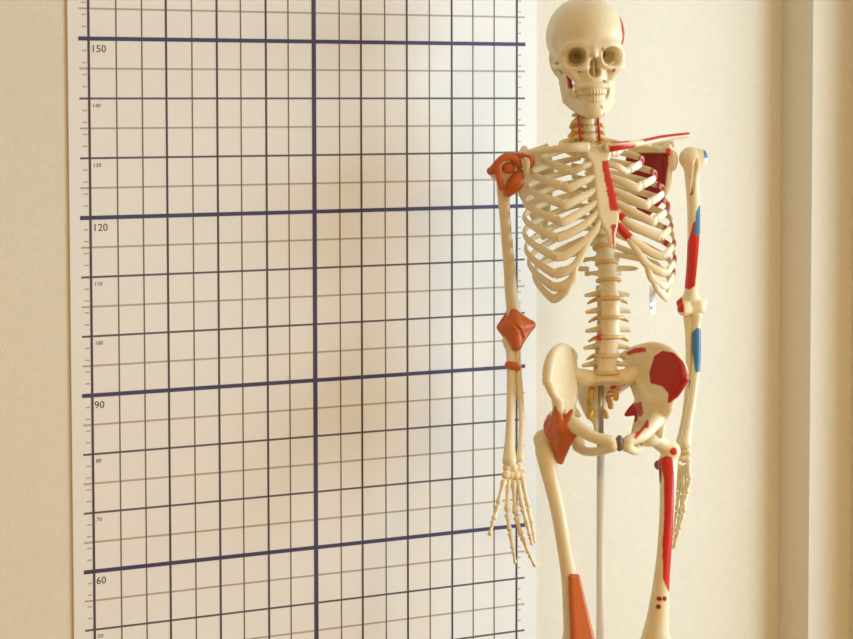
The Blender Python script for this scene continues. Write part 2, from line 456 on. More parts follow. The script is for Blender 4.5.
# ------------------------------------------------------------------ skull
SK0 = T(586.2, 34.5, 0.3)                        # centre of the braincase
SKR = Matrix.Rotation(math.radians(-3.8), 3, 'Z') @ Matrix.Rotation(math.radians(-1.5), 3, 'Y')
SKM = np.array(SKR)
def skx(V): return V@SKM.T+SK0
f = Field(0.17)
f.ell((0, 0.8, 0.1), (6.75, 8.3, 6.55), 0.5).ell((0, -3.3, -0.3), (5.7, 5.3, 5.6), 1.6).ell((0, 3.8, -0.8), (6.3, 6.2, 5.6), 1.4)
f.ell((0, 0, -4.2), (5.3, 6.2, 2.6), 1.2)
f.ell((0, -5.6, -3.0), (4.7, 3.1, 3.0), 1.4)
f.ell((0, -6.0, -7.5), (2.7, 2.8, 3.0), 1.0)                                    # maxilla
for s in (-1, 1):
    f.ell((7.9*s, -4.4, -2.9), (2.5, 3.0, 3.4), 0.8, 's')                     # temporal fossa
    f.tube([mir(p, s) for p in [(0.0, -8.25, -2.0), (2.6, -8.2, -1.8), (4.5, -7.0, -2.3), (5.15, -6.1, -3.2), (5.15, -5.7, -4.2)]], [0.5, 0.5, 0.5, 0.5, 0.5], 0.9)
    f.tube([mir(p, s) for p in [(5.15, -5.7, -4.2), (4.7, -6.6, -5.6), (3.0, -7.7, -6.0), (1.5, -8.2, -5.2), (1.15, -8.4, -3.6)]], [0.5, 0.6, 0.45, 0.4, 0.4], 0.9)
    f.tube([mir(p, s) for p in [(4.6, -6.4, -5.9), (3.2, -6.9, -7.4), (2.4, -7.0, -8.6)]], [0.9, 0.75, 0.6], 0.7)
    f.tube([mir(p, s) for p in [(5.0, -5.8, -5.5), (5.7, -4.0, -5.6), (6.05, -1.8, -5.3), (5.7, 0.3, -4.9)]], [0.6, 0.42, 0.4, 0.5], 0.4)
    f.tube([mir(p, s) for p in [(4.9, 2.4, -4.2), (4.9, 2.2, -5.6), (4.75, 1.9, -6.8)]], [1.5, 1.1, 0.6], 0.7)
    f.tube([mir(p, s) for p in [(2.3, -7.7, -9.0), (2.55, -5.5, -9.0), (2.6, -4.0, -8.8)]], [0.55, 0.6, 0.6], 0.5)
f.tube([(-2.2, -7.7, -9.0), (-1.2, -8.5, -9.0), (0, -8.8, -9.0), (1.2, -8.5, -9.0), (2.2, -7.7, -9.0)], 0.55, 0.5)
f.tube([(0, -8.2, -2.4), (0, -8.9, -3.6), (0, -9.5, -4.7)], [0.5, 0.5, 0.32], 0.5)
for s in (-1, 1):
    f.ell((3.1*s, -7.9, -3.95), (1.62, 2.4, 1.50), 0.35, 's', rot=(0, 0, 10*s)); f.ell((3.35*s, -7.9, -4.15), (1.6, 2.2, 1.40), 0.3, 's', rot=(0, 0, 14*s)); f.ell((2.8*s, -7.9, -3.75), (1.45, 2.2, 1.35), 0.3, 's', rot=(0, 0, 6*s))
    f.ell((2.75*s, -5.6, -3.95), (1.25, 2.4, 1.15), 0.5, 's')
    f.ell((2.25*s, -3.9, -3.8), (0.55, 1.6, 0.75), 0.1, 's', rot=(0, 40*s, 0))
    f.ell((4.2*s, -4.0, -7.2), (1.5, 2.2, 2.0), 0.5, 's')                      # hollow behind the cheek
f.ell((0, -9.0, -6.55), (1.02, 2.9, 1.05), 0.2, 's').ell((0, -9.2, -5.3), (0.78, 2.8, 1.15), 0.3, 's')
f.tri((0.05, -5.6, -4.6), (0.05, -6.0, -7.8), (0.05, -7.7, -7.6), 0.13, k=0.15).tri((0.05, -5.6, -4.6), (0.05, -7.6, -4.8), (0.05, -7.7, -7.6), 0.13, k=0.15)
for s in (-1, 1): f.tube([(0.85*s, -7.0, -6.7), (0.8*s, -6.0, -6.7)], 0.28, 0.15)
f.ell((0, -1.5, -9.6), (2.2, 5.6, 1.8), 0.5, 's').ell((0, 3.5, -7.5), (1.6, 1.8, 1.6), 0.4, 's')
def skull_paint(V, N, col):
    mk = (V[:, 0] > 5.35) & (((V[:, 1]+1.8)/3.6)**2+((V[:, 2]-0.6)/2.6)**2 < 1)
    col[mk] = RED
    rng = np.random.RandomState(3)
    for c in [(3.4, -7.6, -6.3), (4.6, -6.9, -6.0), (2.6, -7.9, -7.0), (5.4, -5.6, -5.3), (1.5, -8.6, -2.9), (1.6, -8.2, -8.3), (5.9, -5.0, -5.9)]:
        mk = np.linalg.norm(V-np.array(c), axis=1) < 0.42; col[mk] = RED*0.6+0.1
    # floor and back of the eye sockets and nose are the same plastic
    return col
skull = part('skull', f.mesh(1), paint=skull_paint, xf=skx)
# teeth
def tooth_row(z0, z1, yf, aw, n, name, parent):
    V, F = [], []
    for i in range(n):
        t = (i+0.5)/n*2-1; ang = t*math.radians(82)
        c = np.array([aw*math.sin(ang), yf+4.2*(1-math.cos(ang)), (z0+z1)/2]); w = 0.31*(1 if abs(t) < .5 else 1.2)
        tx = np.array([math.cos(ang), math.sin(ang)*1.3, 0]); tx /= np.linalg.norm(tx); ty = np.array([-tx[1], tx[0], 0]); b = len(V); hh = abs(z1-z0)/2
        for a in range(5):
            ph = -math.pi/2+math.pi*a/4; zz = hh*np.sign(math.sin(ph))*abs(math.sin(ph))**0.6; rr = abs(math.cos(ph))**0.35 if abs(math.cos(ph)) > 1e-6 else 0.25
            for k in range(8):
                u = 2*math.pi*k/8; cu = np.sign(math.cos(u))*abs(math.cos(u))**0.7; su = np.sign(math.sin(u))*abs(math.sin(u))**0.7
                V.append(c+tx*w*rr*cu+ty*0.32*rr*su+np.array([0, 0, zz]))
        for a in range(4):
            for k in range(8): F.append((b+a*8+k, b+a*8+(k+1) % 8, b+(a+1)*8+(k+1) % 8, b+(a+1)*8+k))
        F.append(tuple(b+k for k in range(7, -1, -1))); F.append(tuple(b+32+k for k in range(8)))
    V = skx(np.array(V)); o = link_mesh(name, V/100, F, M['bone'], parent, smooth=True, colors=np.tile(np.array(srgb(238, 222, 178)), (len(V), 1)))
    o['kind'] = 'stuff'; return o
tooth_row(-9.2, -10.55, -9.0, 2.25, 14, 'upper_teeth', skull)
# suspension hook on the crown
hk = [(0, 0.8, 6.5), (0, 0.8, 7.3), (0, 1.3, 7.9), (0, 1.9, 7.5), (0, 1.8, 7.0)]
part('hook', sweep(skx(catmull(hk, 6)), 0.16, 0.16, up=(1, 0, 0), m=8), base=np.array(srgb(120, 115, 105)))
# mandible
f = Field(0.17)
for s in (-1, 1):
    lowl = [mir(p, s) for p in [(0, -8.4, -13.9), (1.0, -8.1, -13.9), (1.9, -6.4, -13.6), (3.0, -3.6, -12.9), (4.2, -1.2, -11.6)]]
    upl = [mir(p, s) for p in [(0, -8.2, -12.0), (1.15, -7.8, -12.0), (1.9, -6.2, -11.9), (2.6, -4.2, -11.6), (3.3, -2.8, -10.6)]]
    f.strip(lowl, upl, [0.5, 0.5, 0.42, 0.4, 0.35], [0.42, 0.42, 0.42, 0.4, 0.3], 0.3)
    f.strip([mir(p, s) for p in [(4.2, -1.2, -11.6), (4.5, -0.1, -9.5), (4.9, 0.4, -6.2)]], [mir(p, s) for p in [(3.3, -2.8, -10.6), (3.4, -3.5, -8.8), (4.0, -3.2, -6.6)]], [0.35, 0.3, 0.35], [0.3, 0.25, 0.25], 0.3)
    f.ell((4.8*s, 0.4, -6.0), (0.9, 0.5, 0.45), 0.3)
    f.ell((4.5*s, -1.3, -5.8), (1.0, 0.9, 1.0), 0.3, 's')
f.ell((0, -8.6, -13.4), (1.1, 0.6, 0.6), 0.7)
def mand_paint(V, N, col):
    for c in [(1.2, -8.8, -12.6), (2.2, -8.2, -13.4), (1.6, -8.6, -13.9)]:
        col[np.linalg.norm(V-np.array(c), axis=1) < 0.4] = RED*0.7+0.2
    mk = (V[:, 0] < -2.8) & (V[:, 2] > -9.3) & (V[:, 1] < -3.0) & (N[:, 1] < -0.3); col[mk] = RED*0.8
    return col
mand = part('mandible', f.mesh(1), paint=mand_paint, xf=skx)
tooth_row(-10.42, -12.0, -8.6, 2.05, 14, 'lower_teeth', mand)

# ------------------------------------------------------------------ spine
def ysp(py): return float(np.interp(py, [85, 115, 143, 200, 240, 265, 300, 340, 372], [1.5, 1.3, 2.0, 4.6, 4.0, 2.2, 0.6, 0.0, 0.4]))
def xsp(py): return float(np.interp(py, [85, 118, 140, 200, 247, 263, 280, 299, 317, 337, 355, 372], [586.5, 588, 590, 596, 604, 606.5, 608.5, 610.5, 611, 610, 607.5, 607]))
def spine_pt(py): return T(xsp(py), py, ysp(py))
def vertebra(kind, c, hz, rx, ry, tilt):
    f = Field(0.17); c = v3(c)
    A = lambda x, y, z: c+np.array([x, y*math.cos(tilt)-z*math.sin(tilt), y*math.sin(tilt)+z*math.cos(tilt)])
    f.cyl(c, rx, ry, hz, 0.13, 0.2, 'u', tilt)
    ya = ry+0.2
    for s in (-1, 1):
        f.tube([A(rx*0.6*s, ya-0.3, 0.3), A(rx*0.62*s, ya+1.0, 0.2), A(0.2*s, ya+1.9, -0.2)], [0.45, 0.45, 0.4], 0.3)
        if kind == 'lumbar':
            f.tube([A(rx*0.6*s, ya+0.3, -0.1), A(2.6*s, ya+0.3, -0.4), A(3.9*s, ya+0.2, -0.6)], [0.65, 0.5, 0.36], 0.35)
            f.tube([A(1.3*s, ya+1.3, 1.0), A(1.3*s, ya+1.5, -1.4)], [0.5, 0.5], 0.3)
        elif kind == 'thoracic':
            f.tube([A(rx*0.6*s, ya+0.6, 0.3), A(2.4*s, ya+1.4, 0.4), A(3.0*s, ya+1.7, 0.4)], [0.45, 0.4, 0.5], 0.3)
        else:
            f.tube([A(rx*0.7*s, 0.2, 0), A(2.1*s, 0.4, -0.15), A(2.5*s, 0.7, -0.35)], [0.42, 0.38, 0.32], 0.25)
            f.tube([A(1.4*s, ya+0.5, 0.6), A(1.4*s, ya+0.8, -0.6)], [0.5, 0.5], 0.3)
    sp = {'lumbar': [(0, ya+1.8, 0), (0, ya+4.2, -0.5)], 'thoracic': [(0, ya+1.8, -0.1), (0, ya+4.0, -1.8)], 'cervical': [(0, ya+1.6, -0.1), (0, ya+3.0, -0.7)]}[kind]
    f.tube([A(*p) for p in sp], [0.4, 0.38 if kind != 'lumbar' else 0.6], 0.3)
    return f.mesh(1)
def disc(c, rx, ry, hz, tilt, base):
    f = Field(0.14); f.cyl(c, rx, ry, hz, -0.04, 0.1, 'u', tilt); return part('intervertebral_disc', f.mesh(1), base=base)
def tilt_at(py):
    a, b = spine_pt(py-4), spine_pt(py+4); d = a-b; return math.atan2(-d[1], d[2])*-1
DISC = np.array(srgb(222, 190, 126))
lev = [372, 355, 337, 317.5, 299, 280.5, 263.5, 247.5]
def xpaint(V, N, col): return col
for i in range(5):                                   # lumbar, from the sacrum up
    pa, pb = lev[i], lev[i+1]; pm = (pa+pb)/2; hz = (zof(pb)-zof(pa))/2-0.22; c = spine_pt(pm)
    o = part('lumbar_vertebra', vertebra('lumbar', c, hz, 1.95-0.05*i, 1.45, -tilt_at(pm)))
    for s in (-1, 1):
        p0 = c+np.array([1.1*s, 1.9, -hz-0.1]); sweep_part('nerve_root', catmull([p0, p0+np.array([1.5*s, -0.1, -0.5]), p0+np.array([2.5*s, -0.4, -1.0])], 5), [0.42, 0.36, 0.2], [0.42, 0.36, 0.2], o, YEL, m=8)
thor = [280.5, 263.5, 247.5]+[247.5-11.6*k for k in range(1, 10)]+[139.5]
for i in range(12):                                  # T12 .. T1
    pa, pb = thor[i], thor[i+1] if i+1 < len(thor) else 139
    pm = (pa+pb)/2; hz = (zof(pb)-zof(pa))/2-0.17; c = spine_pt(pm)
    part('thoracic_vertebra', vertebra('thoracic', c, hz, 1.85-0.06*i, 1.5-0.04*i, -tilt_at(pm)))
cer = [139.5-7.4*k for k in range(0, 8)]
for i in range(7):
    pa, pb = cer[i], cer[i+1]; pm = (pa+pb)/2; hz = (zof(pb)-zof(pa))/2-0.14; c = spine_pt(pm)
    part('cervical_vertebra', vertebra('cervical', c, hz, 1.35-0.03*i, 0.95, -tilt_at(pm)))
    if i < 5:
        o = None
allv = [(p, 2.25) for p in lev[:6]]+[(p, 2.05) for p in thor[1:3]]
for p, r in allv: disc(spine_pt(p), r, 1.75, 0.34, -tilt_at(p), DISC)
for k, p in enumerate(thor[3:]): disc(spine_pt(p), 1.68-0.05*k, 1.35-.03*k, 0.2, -tilt_at(p), DISC)
for p in cer[1:6]: disc(spine_pt(p), 1.2, 0.95, 0.17, -tilt_at(p), DISC)
for s in (-1, 1):
    pts = [spine_pt(p)+np.array([1.72*s, -0.35, 0]) for p in (141, 132, 122, 112, 104)]
    sweep_part('vertebral_artery', catmull(pts, 5), 0.22, 0.22, base=RED, up=(0, 1, 0), m=8)
    for q in (140, 133, 126, 119):
        p0 = spine_pt(q)+np.array([1.4*s, 0.9, 0]); sweep_part('nerve_root', catmull([p0, p0+np.array([0.9*s, 0, -0.6]), p0+np.array([1.5*s, 0.2, -1.6])], 4), [0.5, 0.5, 0.36], [0.5, 0.5, 0.36], base=YEL, m=8)
p0 = spine_pt(337)+np.array([-1.75, -0.3, 0.0])
f = Field(0.14); f.ell(p0, (0.95, 0.8, 0.62), 0.2, rot=(0, -12, 0)); part('herniated_disc', f.mesh(1), base=np.array(srgb(208, 62, 32)))

# ------------------------------------------------------------------ ribs, cartilage, sternum
def yst(py): return float(np.interp(py, [140, 150, 200, 238, 250], [-3.2, -3.8, -6.9, -9.0, -9.3]))
def xst(py): return float(np.interp(py, [140, 150, 165, 200, 235, 250], [596, 597, 600, 606, 611, 612.5]))
def st_pt(py, dx=0.0): return T(xst(py), py, yst(py))+np.array([dx, 0, 0])
f = Field(0.17)
def sthalf(py): return float(np.interp(py, [144, 150, 156, 163, 167, 180, 200, 215, 226, 232, 246], [2.0, 2.4, 2.0, 1.5, 1.35, 1.5, 1.75, 1.8, 1.3, 0.75, 0.5]))
rows = [145, 150, 156, 163, 167, 180, 192, 204, 215, 226, 232, 246]
f.strip([st_pt(p, -sthalf(p)+0.35) for p in rows], [st_pt(p, sthalf(p)-0.35) for p in rows], 0.42, k=0.25)
f.ell(st_pt(142)+np.array([0, -0.3, 0.1]), (1.0, 1.2, 0.6), 0.4, 's')
def st_paint(V, N, col):
    for i in range(len(V)):
        z = V[i, 2]
    pys = np.interp(V[:, 2], [zof(250), zof(140)], [250, 140]); c = np.array([st_pt(p)[0] for p in np.linspace(140, 250, 56)])
    cx = np.interp(pys, np.linspace(140, 250, 56), c); hw = np.array([sthalf(p) for p in pys]); dx = V[:, 0]-cx
    wob = 0.05*np.sin(pys*0.55)
    mk = (N[:, 1] < 0.3) & (dx > 0.18*hw+wob) & (pys > 160) & (pys < 209); col[mk] = RED
    mk = (N[:, 1] < 0.3) & (dx > 0.1*hw+wob) & (dx < 0.75*hw) & (pys > 222) & (pys < 246); col[mk] = RED
    return col
part('sternum', f.mesh(1), paint=st_paint)

RK = {1: (576, 153), 2: (569, 170), 3: (563, 186), 4: (559.5, 203), 5: (557.5, 220), 6: (556.5, 238), 7: (555.5, 257), 8: (554.5, 274), 9: (553.5, 287), 10: (553, 299)}
YK = {1: -2.2, 2: -4.0, 3: -5.6, 4: -6.8, 5: -7.6, 6: -8.2, 7: -8.4, 8: -8.0, 9: -7.2, 10: -6.2}
AT = {1: 152.5, 2: 164, 3: 177, 4: 190, 5: 202, 6: 212, 7: 221}
AI = [5.6, 8.9, 11.0, 12.1, 12.7, 13.1, 13.3, 13.2, 12.8, 12.0, 10.6, 8.2]
YCT = [1.0, 0.6, 0.2, -0.1, -0.3, -0.5, -0.6, -0.6, -0.5, -0.3, 0.6, 1.5]
cart7 = {}
DROP = {1: 0.0, 2: 0.0, 3: 0.2, 4: 0.35, 5: 0.5}
CPX = {6: [(570, 233), (586, 224)], 7: [(566, 255), (582, 244), (595, 231)], 8: [(564, 272), (577, 263)], 9: [(562, 286), (572, 279)], 10: [(558.5, 297), (566, 290)]}
for s in (-1, 1):
    for i in range(1, 13):
        pv = (thor[12-i]+(thor[13-i] if 13-i < len(thor) else 139))/2-3.0
        vs = spine_pt(pv); ys = vs[1]; zv = vs[2]; a = AI[i-1]; yc = YCT[i-1]
        bb = ys+2.6-yc
        if i <= 10:
            k = T(*RK[i], YK[i]); xk = abs(k[0]-xm(k[2])); zk = k[2]; yk = k[1]
        else:
            xk, yk, zk = {11: (10.2, -1.6, zof(268)), 12: (7.4, 3.0, zof(270))}[i]
        q = min(xk/a, 0.985); bf = (yc-yk)/math.sqrt(1-q*q) if yk < yc else 1.0
        th0 = math.acos(min(1, 4.0/a)); th1 = -math.acos(q) if yk < yc else math.acos(q)
        P = [(1.6, ys+0.9), (2.7, ys+1.9)]
        for t in np.linspace(0, 1, 26):
            th = th0+(th1-th0)*t
            P.append((a*math.cos(th), yc+(bb if th > 0 else bf)*math.sin(th)))
        P = np.array(P); L = np.concatenate([[0], np.cumsum(np.linalg.norm(np.diff(P, axis=0), axis=1))]); L /= L[-1]
        z = zv+(zk-zv)*(0.85*L+0.15*L*L)
        pts = np.array([(xm(zz)+s*x, y, zz) for (x, y), zz in zip(P, z)])
        w = 0.80 if i > 2 else 0.65
        def rib_paint(V, col, i=i, s=s, pts=pts):
            if s < 0 or i > 10: return col
            n = len(pts); ring = np.minimum(np.arange(len(V))//10, n-1)/(n-1)
            rng = random.Random(i*7)
            if i in (2, 3, 4, 5):
                col[(ring > 0.62) & (ring < 0.90)] = WHT; col[(ring > 0.70) & (ring < 0.80)] = RED
            if 2 <= i <= 9:
                col[(ring > 0.50) & (ring < 0.585)] = RED; col[(ring > 0.455) & (ring < 0.475)] = DRK
            if i >= 5: col[(ring > 0.80) & (ring < 0.86)] = DRED
            return col
        o = sweep_part('rib', pts, [0.5, 0.62, 0.6, 0.58, 0.66, 0.82] if i < 11 else [0.45, 0.5, 0.5, 0.45, 0.4, 0.2], [0.42, 0.36, 0.32, 0.34, 0.38, 0.42], paint=rib_paint)
        if i <= 10:
            kp = pts[-1]; d = pts[-1]-pts[-3]; d /= np.linalg.norm(d)
            if i <= 7:
                e = st_pt(AT[i]); e = np.array([e[0]+s*(sthalf(AT[i])-0.15), e[1]+0.05, e[2]])
            else:
                prev = cart7[(s, i-1)]; e = prev[int(len(prev)*{8: 0.66, 9: 0.62, 10: 0.62}[i])]
            mid = kp+d*min(1.2, 0.2*np.linalg.norm(e-kp))
            if i in CPX:
                ws = []
                for q, (px, py) in enumerate(CPX[i]):
                    t = (q+1)/(len(CPX[i])+1); p = T(px, py, YK[i]+(e[1]-YK[i])*t-0.5*math.sin(math.pi*t))
                    ws.append(np.array([xm(p[2])+s*abs(p[0]-xm(p[2])), p[1], p[2]]))
                cp = catmull([kp]+ws+[e], 8)
            else:
                cp = catmull([kp, mid, kp*0.45+e*0.55+np.array([0, -0.6, -DROP[i]]), e], 8)
            cart7[(s, i)] = cp
            base = CART
            def cart_paint(V, col, i=i, s=s, n=len(cp)):
                ring = np.minimum(np.arange(len(V))//10, n-1)/(n-1)
                if s > 0 and i in (6, 7): col[(ring > (0.62 if i == 7 else 0.8)) & (ring < 0.93)] = RED
                return col
            sweep_part('costal_cartilage', cp, [w+0.05, w, w-0.05, 0.6], [0.42, 0.4, 0.42, 0.4], o, base, paint=cart_paint)

# ------------------------------------------------------------------ shoulder girdle
def clav(pix, ys, name, paint=None):
    pts = catmull([T(px, py, y) for (px, py), y in zip(pix, ys)], 7)
    return sweep_part(name, pts, [0.95, 0.75, 0.6, 0.6, 0.5], [0.85, 0.65, 0.6, 0.8, 0.8], paint=paint, m=12)
clav([(588, 147), (570, 147.5), (549, 150), (530, 153), (513, 156)], [-5.2, -5.6, -3.5, -0.5, 1.6], 'clavicle')
def clav_paint(V, col):
    n = len(V)//12; ring = np.minimum(np.arange(len(V))//12, n-1)/(n-1); ang = np.arange(len(V)) % 12
    up = (ang <= 3) | (ang >= 10)
    col[(ring > 0.04) & (ring < 0.42) & (ang >= 3) & (ang <= 7)] = RED
    col[(ring > 0.10) & (ring < 0.34) & (ang < 2)] = RED
    col[(ring > 0.50) & ((ang <= 2) | (ang >= 11))] = RED
    return col
clav([(605, 147.5), (622, 145.5), (640, 143), (662, 138.5), (688, 135)], [-5.2, -5.4, -3.0, 0.3, 2.4], 'clavicle', clav_paint)
def scapula(s):
    dxs = 0.0 if s < 0 else 2.4
    Tm = lambda x, y, z: np.array([xm(z)+s*(x+dxs*(1 if x < 12.5 else 0.35)), y, z])
    zt = zof(150) if s > 0 else zof(152)
    f = Field(0.18)
    gl = Tm(13.6, 4.2, zt-2.0); sup = Tm(6.6, 8.0, zt+1.0); inf = Tm(8.0, 8.8, zt-(15.2 if s < 0 else 12.5)); med = Tm(5.6, 8.9, zt-4.2); lat = Tm(11.9, 6.4, zt-7.5); not_ = Tm(11.4, 5.2, zt-0.2)
    mid = Tm(9.3, 8.2, zt-4.5)
    ring = [gl, not_, sup, med, inf, lat, gl]
    for a, b in zip(ring[:-1], ring[1:]): f.tri(mid, a, b, 0.22, 0.35, 0.35, 0.3)
    f.tube([gl, lat, inf], [0.9, 0.6, 0.55], 0.4).tube([sup, med, inf], [0.35, 0.35, 0.5], 0.3)
    f.ell(gl+np.array([(0.3 if s < 0 else 0.9)*s, -0.2, 0]), (0.9, 1.3, 1.9), 0.6)
    if s < 0: f.tube([T(524, 157, 0.0), T(527.5, 162, -0.8), T(526, 172, -0.2), T(524, 177, 1.5)], [0.4, 0.5, 0.5, 0.4], 0.3)
    za = 0.0 if s > 0 else -2.4; f.tri(Tm(7.2, 9.6, zt-2.2), Tm(13.0, 8.6, zt+1.0+za), Tm(11.5, 6.0, zt-1.0), 0.35, k=0.3)           # spine
    f.tube([Tm(7.2, 9.8, zt-2.2), Tm(12.5, 9.0, zt+0.4+za), Tm(14.6, 6.4, zt+1.0+za), Tm(14.6, 4.0, zt+0.9+za)], [0.4, 0.5, 0.65, 0.6], 0.4)   # acromion
    f.tube([Tm(11.6, 4.6, zt-0.3), Tm(11.8, 2.2, zt+0.5), Tm(13.0, 0.6, zt-0.6)], [0.8, 0.65, 0.5], 0.4)    # coracoid
    def pnt(V, N, col):
        if s < 0: return col
        d = V-mid
        mk = (N[:, 1] < 0.15) & (V[:, 2] < zt-0.6) & (V[:, 2] > zt-12.4) & (V[:, 0]-xm(zt-5) < 14.2); col[mk] = DRED
        mk = (np.linalg.norm(V-Tm(13.0, 0.6, zt-0.6), axis=1) < 0.9); col[mk] = RED
        return col
    return part('scapula', f.mesh(1), paint=pnt)
scapula(-1); scapula(1)

# ------------------------------------------------------------------ arms
def long_bone(name, P, R, extra=None, h=0.18, paint=None, k=0.5, base=IV):
    f = Field(h); f.tube(P, R, k)
    if extra: extra(f)
    return part(name, f.mesh(2), base=base, paint=paint)
# right humerus
H = [T(507, 172, 3.0), T(503.5, 186, 3.1), T(504.5, 210, 3.2), T(507, 240, 3.4), T(509.5, 270, 3.6), T(511.5, 296, 3.8), T(514.5, 316, 3.9)]
def ex(f):
    f.ell(T(511.5, 169, 3.2), (2.1, 2.2, 2.1), 0.6); f.ell(T(497, 171, 2.6), (1.4, 1.6, 1.7), 0.6)
    f.tube([T(506, 330, 3.8), T(514, 319, 3.7), T(527, 327, 3.9)], [0.8, 0.9, 0.6], 0.6)
    f.tube([T(509, 334, 3.2), T(516, 335, 3.2), T(522, 333, 3.2)], [0.95, 0.85, 1.0], 0.4)
long_bone('humerus', H, [1.8, 1.25, 1.0, 1.0, 1.05, 1.15, 1.3], ex)
# left humerus, swung backwards
HL = [T(693, 163, 3.2), T(692, 178, 5.0), T(693.5, 205, 8.0), T(693.7, 235, 11.0), T(692.7, 262, 14.0), T(691.5, 282, 16.4), T(691, 294, 17.6)]
def ex(f):
    f.ell(T(691, 158.5, 3.4), (2.15, 2.2, 2.1), 0.6); f.ell(T(701, 158, 3.0), (1.2, 1.5, 1.6), 0.6); f.tube([T(696.5, 158, 0.9), T(694.5, 172, 2.3), T(691.5, 196, 6.2)], 0.28, 0.15, 's')
    f.tube([T(680, 303, 18.0), T(690, 298, 17.8), T(703, 302, 18.0)], [0.7, 0.95, 0.85], 0.6)
    f.tube([T(684.5, 309, 17.4), T(691, 309, 17.4), T(699, 308, 17.4)], [1.35, 1.0, 1.3], 0.4)
def pt(V, N, col):
    col = paints(patch([(688, 222), (692, 219), (697.5, 236), (699, 262), (700, 287), (695, 291), (688, 289), (686, 262)], 12, RED, -0.4),
                 patch([(694, 211), (695.5, 206), (698.5, 204), (703, 207), (703, 233), (698.5, 237), (695.2, 234), (694, 229)], 9, BLUE, -0.8),
                 patch([(702, 150), (709, 150), (709, 158), (702, 158)], 3, BLUE, -0.9),
                 patch([(675, 296), (682, 296), (682, 312), (675, 312)], 17.6, RED, -0.9))(V, N, col)
    return col
long_bone('humerus', HL, [1.8, 1.3, 1.2, 1.15, 1.12, 1.2, 1.3], ex, h=0.13, paint=pt)
# right forearm, brought forwards
def fore(ul, rd, urad, rrad, pu=None, pr=None):
    long_bone('ulna', ul, urad, paint=pu, h=0.16); long_bone('radius', rd, rrad, paint=pr, h=0.16)
fore([T(516, 326, 5.2), T(515, 340, 3.6), T(516, 356, 2.0), T(519, 385, -1.6), T(521.5, 415, -5.2), T(521, 440, -8.0), T(520, 458, -10.0)],
     [T(508.5, 341, 2.6), T(510, 350, 1.6), T(511, 362, 0.4), T(511, 385, -2.3), T(510.5, 415, -5.8), T(509.5, 442, -8.8), T(509.5, 461, -10.9)],
     [1.2, 1.15, 0.85, 0.65, 0.55, 0.5, 0.75], [1.15, 0.8, 0.8, 0.75, 0.75, 0.85, 1.25])
pu = patch([(690, 332), (694, 327), (700, 328), (701, 350), (698, 371), (692, 371), (690, 352)], 18.5, BLUE, -0.8)
pr2 = patch([(688, 380), (693, 380), (693, 390), (688, 390)], 18.5, np.array(srgb(50, 78, 100)), -0.8)
fore([T(688.5, 304, 19.4), T(689.5, 318, 18.6), T(689.5, 336, 18.4), T(689, 365, 18.2), T(687, 395, 18.0), T(683.5, 422, 17.6), T(680, 441, 17.0)],
     [T(697, 315, 17.4), T(696.5, 324, 17.5), T(696.5, 340, 17.2), T(696, 368, 17.0), T(692.5, 398, 16.5), T(688, 425, 15.8), T(685, 443, 15.2)],
     [1.2, 1.15, 0.85, 0.65, 0.55, 0.55, 0.75], [1.05, 0.8, 0.85, 0.8, 0.75, 0.85, 1.2], pr2, pu)

# hands: a carpus with metacarpals and phalanges
def digit_bone(name, a, b, r, parent):
    a, b = v3(a), v3(b); d = (b-a)/np.linalg.norm(b-a)
    up = (0, 1, 0)
    pts = [a+(b-a)*t for t in (0.04, 0.12, 0.3, 0.5, 0.7, 0.88, 0.96)]
    rr = np.array([0.75, 1.15, 0.8, 0.68, 0.75, 1.05, 0.7])*r
    sweep_part(name, pts, rr, rr, parent, up=up, m=10)
def hand(carp, fingers, rs):
    f = Field(0.13)
    for c, r in carp: f.ell(c, (r, r*0.85, r*0.95), 0.12)
    cp = part('carpus', f.mesh(0))
    for chain in fingers:
        for j in range(len(chain)-1):
            digit_bone('metacarpal' if j == 0 else 'phalanx', chain[j], chain[j+1], rs[j], cp)
RS = [0.52, 0.48, 0.42, 0.36]
def ch(pix, ys): return [T(px, py, y) for (px, py), y in zip(pix, ys)]
hand([(T(507.5, 468, -11.2), .85), (T(513, 467.5, -11.2), .85), (T(518.5, 468, -11.0), .8), (T(522.5, 470, -11), .6), (T(506, 475, -12), .8), (T(511, 475.5, -11.9), .75), (T(516, 475.5, -11.8), .85), (T(521, 476, -11.7), .75)],
     [ch([(504.5, 479), (498, 505), (493.5, 520), (489.5, 536)], [-12.6, -14.5, -15.5, -16.5]),
      ch([(508.5, 479), (507, 513), (510, 532), (513, 550), (515.5, 564)], [-12.2, -14.0, -15.0, -15.6, -15.8]),
      ch([(513.5, 479), (515.5, 516), (521.5, 536), (529, 554), (535.5, 567)], [-12.2, -14.2, -15.2, -15.8, -16]),
      ch([(517.5, 479), (522.5, 508), (527, 524), (530, 536), (532, 545)], [-12.1, -14.2, -15.4, -16, -16.2]),
      ch([(522, 478), (528, 507), (531.5, 523), (533.5, 534), (534.5, 543)], [-12, -13.8, -14.8, -15.4, -15.6])], RS)
